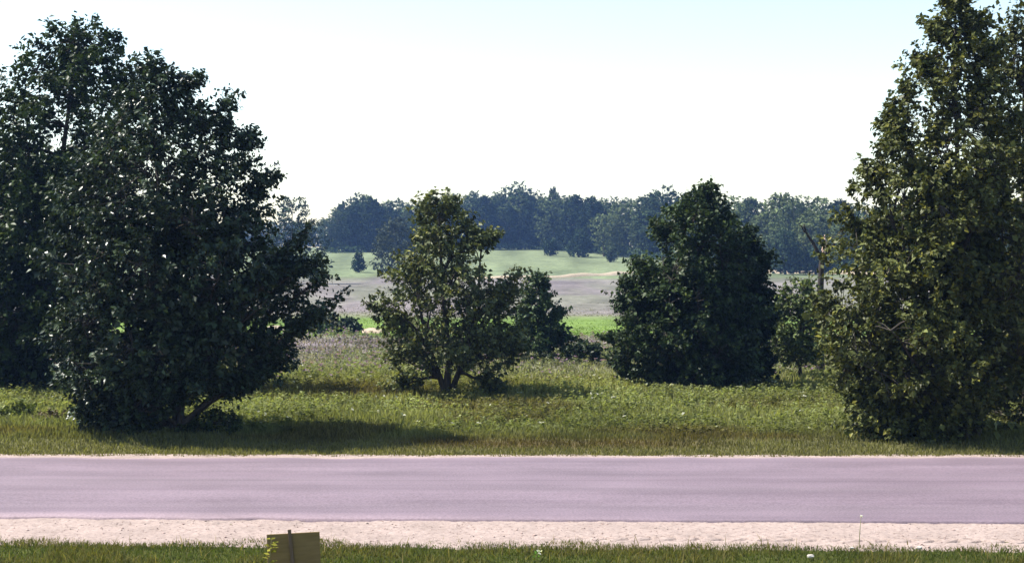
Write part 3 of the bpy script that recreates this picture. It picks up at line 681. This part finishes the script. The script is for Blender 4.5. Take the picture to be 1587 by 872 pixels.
# ------------------------------------------------------------------ sign board on a stake
def box_mesh(name, sx, sy, sz, bev=0.004):
    import bmesh
    bm = bmesh.new(); bmesh.ops.create_cube(bm, size=1.0)
    for v in bm.verts: v.co = Vector((v.co.x * sx, v.co.y * sy, v.co.z * sz))
    bmesh.ops.bevel(bm, geom=bm.edges[:], offset=bev, segments=1, affect='EDGES')
    me = bpy.data.meshes.new(name); bm.to_mesh(me); bm.free(); return me
def build_sign():
    d = 17.4; x, _, ztop = at(457, d, 826)
    e = empty('yard_sign', (x, d, 0)); tag(e, 'small plain plywood sign seen from behind on a wooden stake by the road', 'sign')
    e.rotation_euler = (math.radians(-2), math.radians(-2.2), math.radians(5))
    b = link('board', box_mesh('board', 0.645, 0.012, 0.46), M_board, e); b.location = (0, 0.02, ztop - 0.23)
    s = link('stake', box_mesh('stake', 0.042, 0.026, ztop + 0.05 + 0.25, 0.003), M_stake, e); s.location = (-0.015, -0.0, (ztop + 0.05 - 0.25) / 2); s.rotation_euler = (0, math.radians(-3.5), 0)
build_sign()

# ------------------------------------------------------------------ grass and weeds
def blades(name, label, x, y, h, wd, colr, lean=0.35, seed=1, z0=None):
    q = np.random.default_rng(seed); n = len(x)
    z = ground_z(x, y) if z0 is None else np.full(n, z0)
    az = q.uniform(0, 2 * np.pi, n); ld = q.uniform(0, 2 * np.pi, n); L = np.abs(q.normal(0, lean, n)) * h
    b = np.stack([np.cos(az), np.sin(az), np.zeros(n)], -1) * (wd / 2)[:, None]
    P = np.stack([x, y, z - 0.02], -1)
    tip = P + np.stack([np.cos(ld) * L, np.sin(ld) * L, h], -1)
    mid = P + np.stack([np.cos(ld) * L * 0.3, np.sin(ld) * L * 0.3, h * 0.55], -1)
    V = np.stack([P - b, P + b, mid + b * 0.8, tip, mid - b * 0.8], 1).reshape(-1, 3)
    i = np.arange(n)[:, None] * 5
    F = np.concatenate([i + [0, 1, 2], i + [0, 2, 4], i + [4, 2, 3]], 1).reshape(-1, 3)
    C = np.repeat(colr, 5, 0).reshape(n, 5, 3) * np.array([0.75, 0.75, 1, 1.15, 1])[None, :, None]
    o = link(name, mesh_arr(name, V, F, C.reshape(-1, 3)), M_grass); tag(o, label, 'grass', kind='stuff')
q = np.random.default_rng(9)
# near verge
n = 90000; x = q.uniform(-9, 9, n); edge = sand_near(x) + 0.30 * (fbm2(x * 1.1, x * 0, 91) - 0.5) * 2 + 0.08 * q.normal(0, 1, n)
y = edge - q.random(n) ** 1.3 * 2.6
patch = fbm2(x * 1.2, y * 1.4, 92)
dry = np.clip((patch - 0.42) / 0.15, 0, 1)[:, None] * 0.85 * q.random((n, 1)) + 0.15 * (q.random((n, 1)) < 0.3)
colr = (np.array([.06, .077, .021]) * (1 - dry) + np.array([.13, .105, .042]) * dry) * q.uniform(0.6, 1.4, (n, 1))
hv = q.uniform(0.03, 0.11, n) * (0.4 + 1.0 * patch); tall = q.random(n) < 0.012; hv[tall] *= 2.2; colr[tall] = np.array([.17, .14, .06])
blades('verge_grass', 'short green and straw grass along the near side of the road', x, y, hv, q.uniform(0.007, 0.018, n), colr, lean=0.6, seed=2)
# far verge, mown
n = 70000; x = q.uniform(-16, 16, n); y = sand_far(x) + 0.14 * (fbm2(x * 1.1, x * 0, 93) - 0.5) * 2 + q.random(n) ** 1.2 * 5.2
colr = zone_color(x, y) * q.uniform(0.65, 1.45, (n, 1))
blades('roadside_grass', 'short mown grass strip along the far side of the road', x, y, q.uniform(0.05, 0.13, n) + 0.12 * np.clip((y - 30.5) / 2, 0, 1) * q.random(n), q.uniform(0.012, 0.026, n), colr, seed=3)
# meadow, evenly dense in the view
n = 190000; dmin, dmax = 31.5, 125.0
y = 1 / (1 / dmax + q.random(n) ** 0.9 * (1 / dmin - 1 / dmax)); x = q.uniform(-0.46, 0.46, n) * y
hn = fbm2(x / (1.5 + y * 0.01), y / 1.6, 94)
colr = zone_color(x, y) * (1 + (q.uniform(0.6, 1.5, (n, 1)) - 1) * np.interp(y, [60, 110], [1, 0.4])[:, None])
hgt = (0.09 + 0.24 * hn) * np.interp(y, [45, 75, 125], [1, 0.6, 0.15]) * q.uniform(0.5, 1.2, n) * np.clip((y - 31) / 3 + 0.45, 0.45, 1) * np.where((y > 73) & (y < 95), 0.6, 1)
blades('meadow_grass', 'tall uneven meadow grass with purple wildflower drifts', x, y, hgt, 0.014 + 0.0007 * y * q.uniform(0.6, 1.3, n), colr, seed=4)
# broad-leaved weeds in the near meadow
n = 14000; y = 1 / (1 / 75.0 + q.random(n) * (1 / 32.2 - 1 / 75.0)); x = q.uniform(-0.44, 0.44, n) * y
dens = fbm2(x / 3.0, y / 2.2, 95); k = dens + q.normal(0, 0.08, n) > 0.43; x, y, dens = x[k], y[k], dens[k]; n = len(x)
hs = q.uniform(0.10, 0.34, n) * (0.6 + 0.8 * dens) * np.clip((y - 31) / 3, 0.4, 1); lv = 15; idx = np.repeat(np.arange(n), lv)
t = q.random(len(idx)); ang = q.uniform(0, 6.283, len(idx)); rr = 0.13 * (1.1 - 0.7 * t) * q.random(len(idx)) ** 0.5
c = np.stack([x[idx] + rr * np.cos(ang), y[idx] + rr * np.sin(ang), ground_z(x, y)[idx] + 0.05 + t * hs[idx]], -1)
la = np.stack([np.cos(ang), np.sin(ang), q.normal(0.25, 0.4, len(idx))], -1); nn = q.normal(0, 0.4, (len(idx), 3)) + np.array([0, 0, 1])
l = (0.055 + 0.0010 * y[idx]) * q.uniform(0.7, 1.4, len(idx))
cc = zone_color(x, y)[idx] * np.array([0.92, 1.0, 0.95]) * (q.uniform(0.7, 1.3, n)[idx] * q.uniform(0.75, 1.3, len(idx)))[:, None]
wf = (q.random(n)[idx] < 0.05) & (t > 0.86); cc[wf] = [.36, .36, .30]
pf = (q.random(n)[idx] < np.clip((y[idx] - 44) / 14, 0, 0.55)) & (t > 0.75); cc[pf] = [.20, .135, .20]
o = link('meadow_weeds', leaves_mesh('meadow_weeds', c, la, nn, l, l * 0.5, cc), M_grass); tag(o, 'leafy weeds with small white and purple flowers in the near meadow', 'weeds', kind='stuff')

# small plants by the road
def small_plant(name, label, px, d, h, nl, leaf, col, seed, cat='plant', flower=None):
    g = np.random.default_rng(seed); X = (px - 793.5) / FPX * d; Z = float(ground_z(X, d))
    e = empty(name, (X, d, Z)); tag(e, label, cat)
    tb = Tubes(); P = np.array([[0, 0, -0.02], [0.01, 0, h * 0.5], [0.035, 0.01, h]]); tb.add(P, [0.006, 0.005, 0.003], 5)
    link('stem', tb.mesh('stem'), M_stem, e)
    if nl:
        t = g.uniform(0.15, 1, nl); an = g.uniform(0, 6.28, nl); c = np.stack([np.interp(t, [0, .5, 1], P[:, 0]) + np.cos(an) * leaf * 0.55, np.sin(an) * leaf * 0.55, t * h], -1)
        link('leaves', leaves_mesh('leaves', c, np.stack([np.cos(an), np.sin(an), g.normal(0.2, .3, nl)], -1), g.normal(0, .3, (nl, 3)) + [0, 0, 1], np.full(nl, leaf) * g.uniform(.7, 1.2, nl), np.full(nl, leaf * 0.45), np.array(col) * g.uniform(.7, 1.3, (nl, 1))), M_grass, e)
    if flower:
        nf = 14; c = g.normal(0, flower, (nf, 3)) * [1, 1, 0.5] + P[-1]
        f = link('flower_head', leaves_mesh('flower_head', c, g.normal(0, 1, (nf, 3)), g.normal(0, .4, (nf, 3)) + [0, 0, 1], np.full(nf, flower * 1.6), np.full(nf, flower * 1.2), np.full((nf, 3), 0.6)), M_grass, e)
M_stem = noise_mat('stem', (.10, .11, .04), (.16, .15, .06), scale=20)
small_plant('weed_plant', 'yellow-green leafy weed growing against the left edge of the plywood sign', 416, 17.2, 0.60, 26, 0.10, (.20, .19, .03), 501)
small_plant('grass_stalk', 'single tall dry stalk standing in front of the road at the right', 1331, 19.2, 0.52, 0, 0.05, (.2, .18, .08), 502, flower=0.012)
small_plant('flower_plant', 'small white flower among the grass at the bottom middle', 830, 18.75, 0.13, 12, 0.07, (.08, .16, .03), 503, flower=0.022)
def stone(px, d, s, seed, label):
    import bmesh
    g = np.random.default_rng(seed); bm = bmesh.new(); bmesh.ops.create_icosphere(bm, subdivisions=2, radius=1)
    for v in bm.verts:
        k = 1 + 0.7 * (noise3(np.array(v.co)[None] * 1.7 + seed, seed)[0] - 0.5); v.co = Vector((v.co.x * s * 1.5 * k, v.co.y * s * k, v.co.z * s * 0.75 * k))
    me = bpy.data.meshes.new('stone'); bm.to_mesh(me); bm.free()
    X = (px - 793.5) / FPX * d; o = link('stone', me, M_stone); o.location = (X, d, 0.05 + s * 0.3); tag(o, label, 'stone', 'pale stones in the verge')
M_stone = noise_mat('stone', (0.294, 0.266, 0.231), (0.434, 0.399, 0.350), scale=12)
stone(1256, 18.8, 0.032, 1, 'larger pale stone in the near grass at the bottom right')
stone(1425, 19.35, 0.028, 2, 'pale stone at the gravel edge near the right corner')
stone(1320, 19.35, 0.022, 3, 'tiny pale stone at the gravel edge between two larger ones')

# ------------------------------------------------------------------ haze
def build_haze():
    x0, x1, y0, y1, z0, z1 = -760, 760, -120, 780, -1.5, 34.0
    V = np.array([[x, y, z] for z in (z0, z1) for y in (y0, y1) for x in (x0, x1)], float)
    F = np.array([[0, 2, 3, 1], [4, 5, 7, 6], [0, 1, 5, 4], [2, 6, 7, 3], [0, 4, 6, 2], [1, 3, 7, 5]])
    m, t, out = new_mat('haze')
    v = N(t, 'ShaderNodeVolumePrincipled'); v.inputs['Color'].default_value = (0.28, 0.49, 1.0, 1); v.inputs['Density'].default_value = 0.00022; v.inputs['Anisotropy'].default_value = 0.2
    t.links.new(v.outputs[0], out.inputs['Volume'])
    tag(link('haze', mesh_arr('haze', V, F), m), 'thin blue summer haze filling the air over the fields', 'haze', kind='stuff')
build_haze()
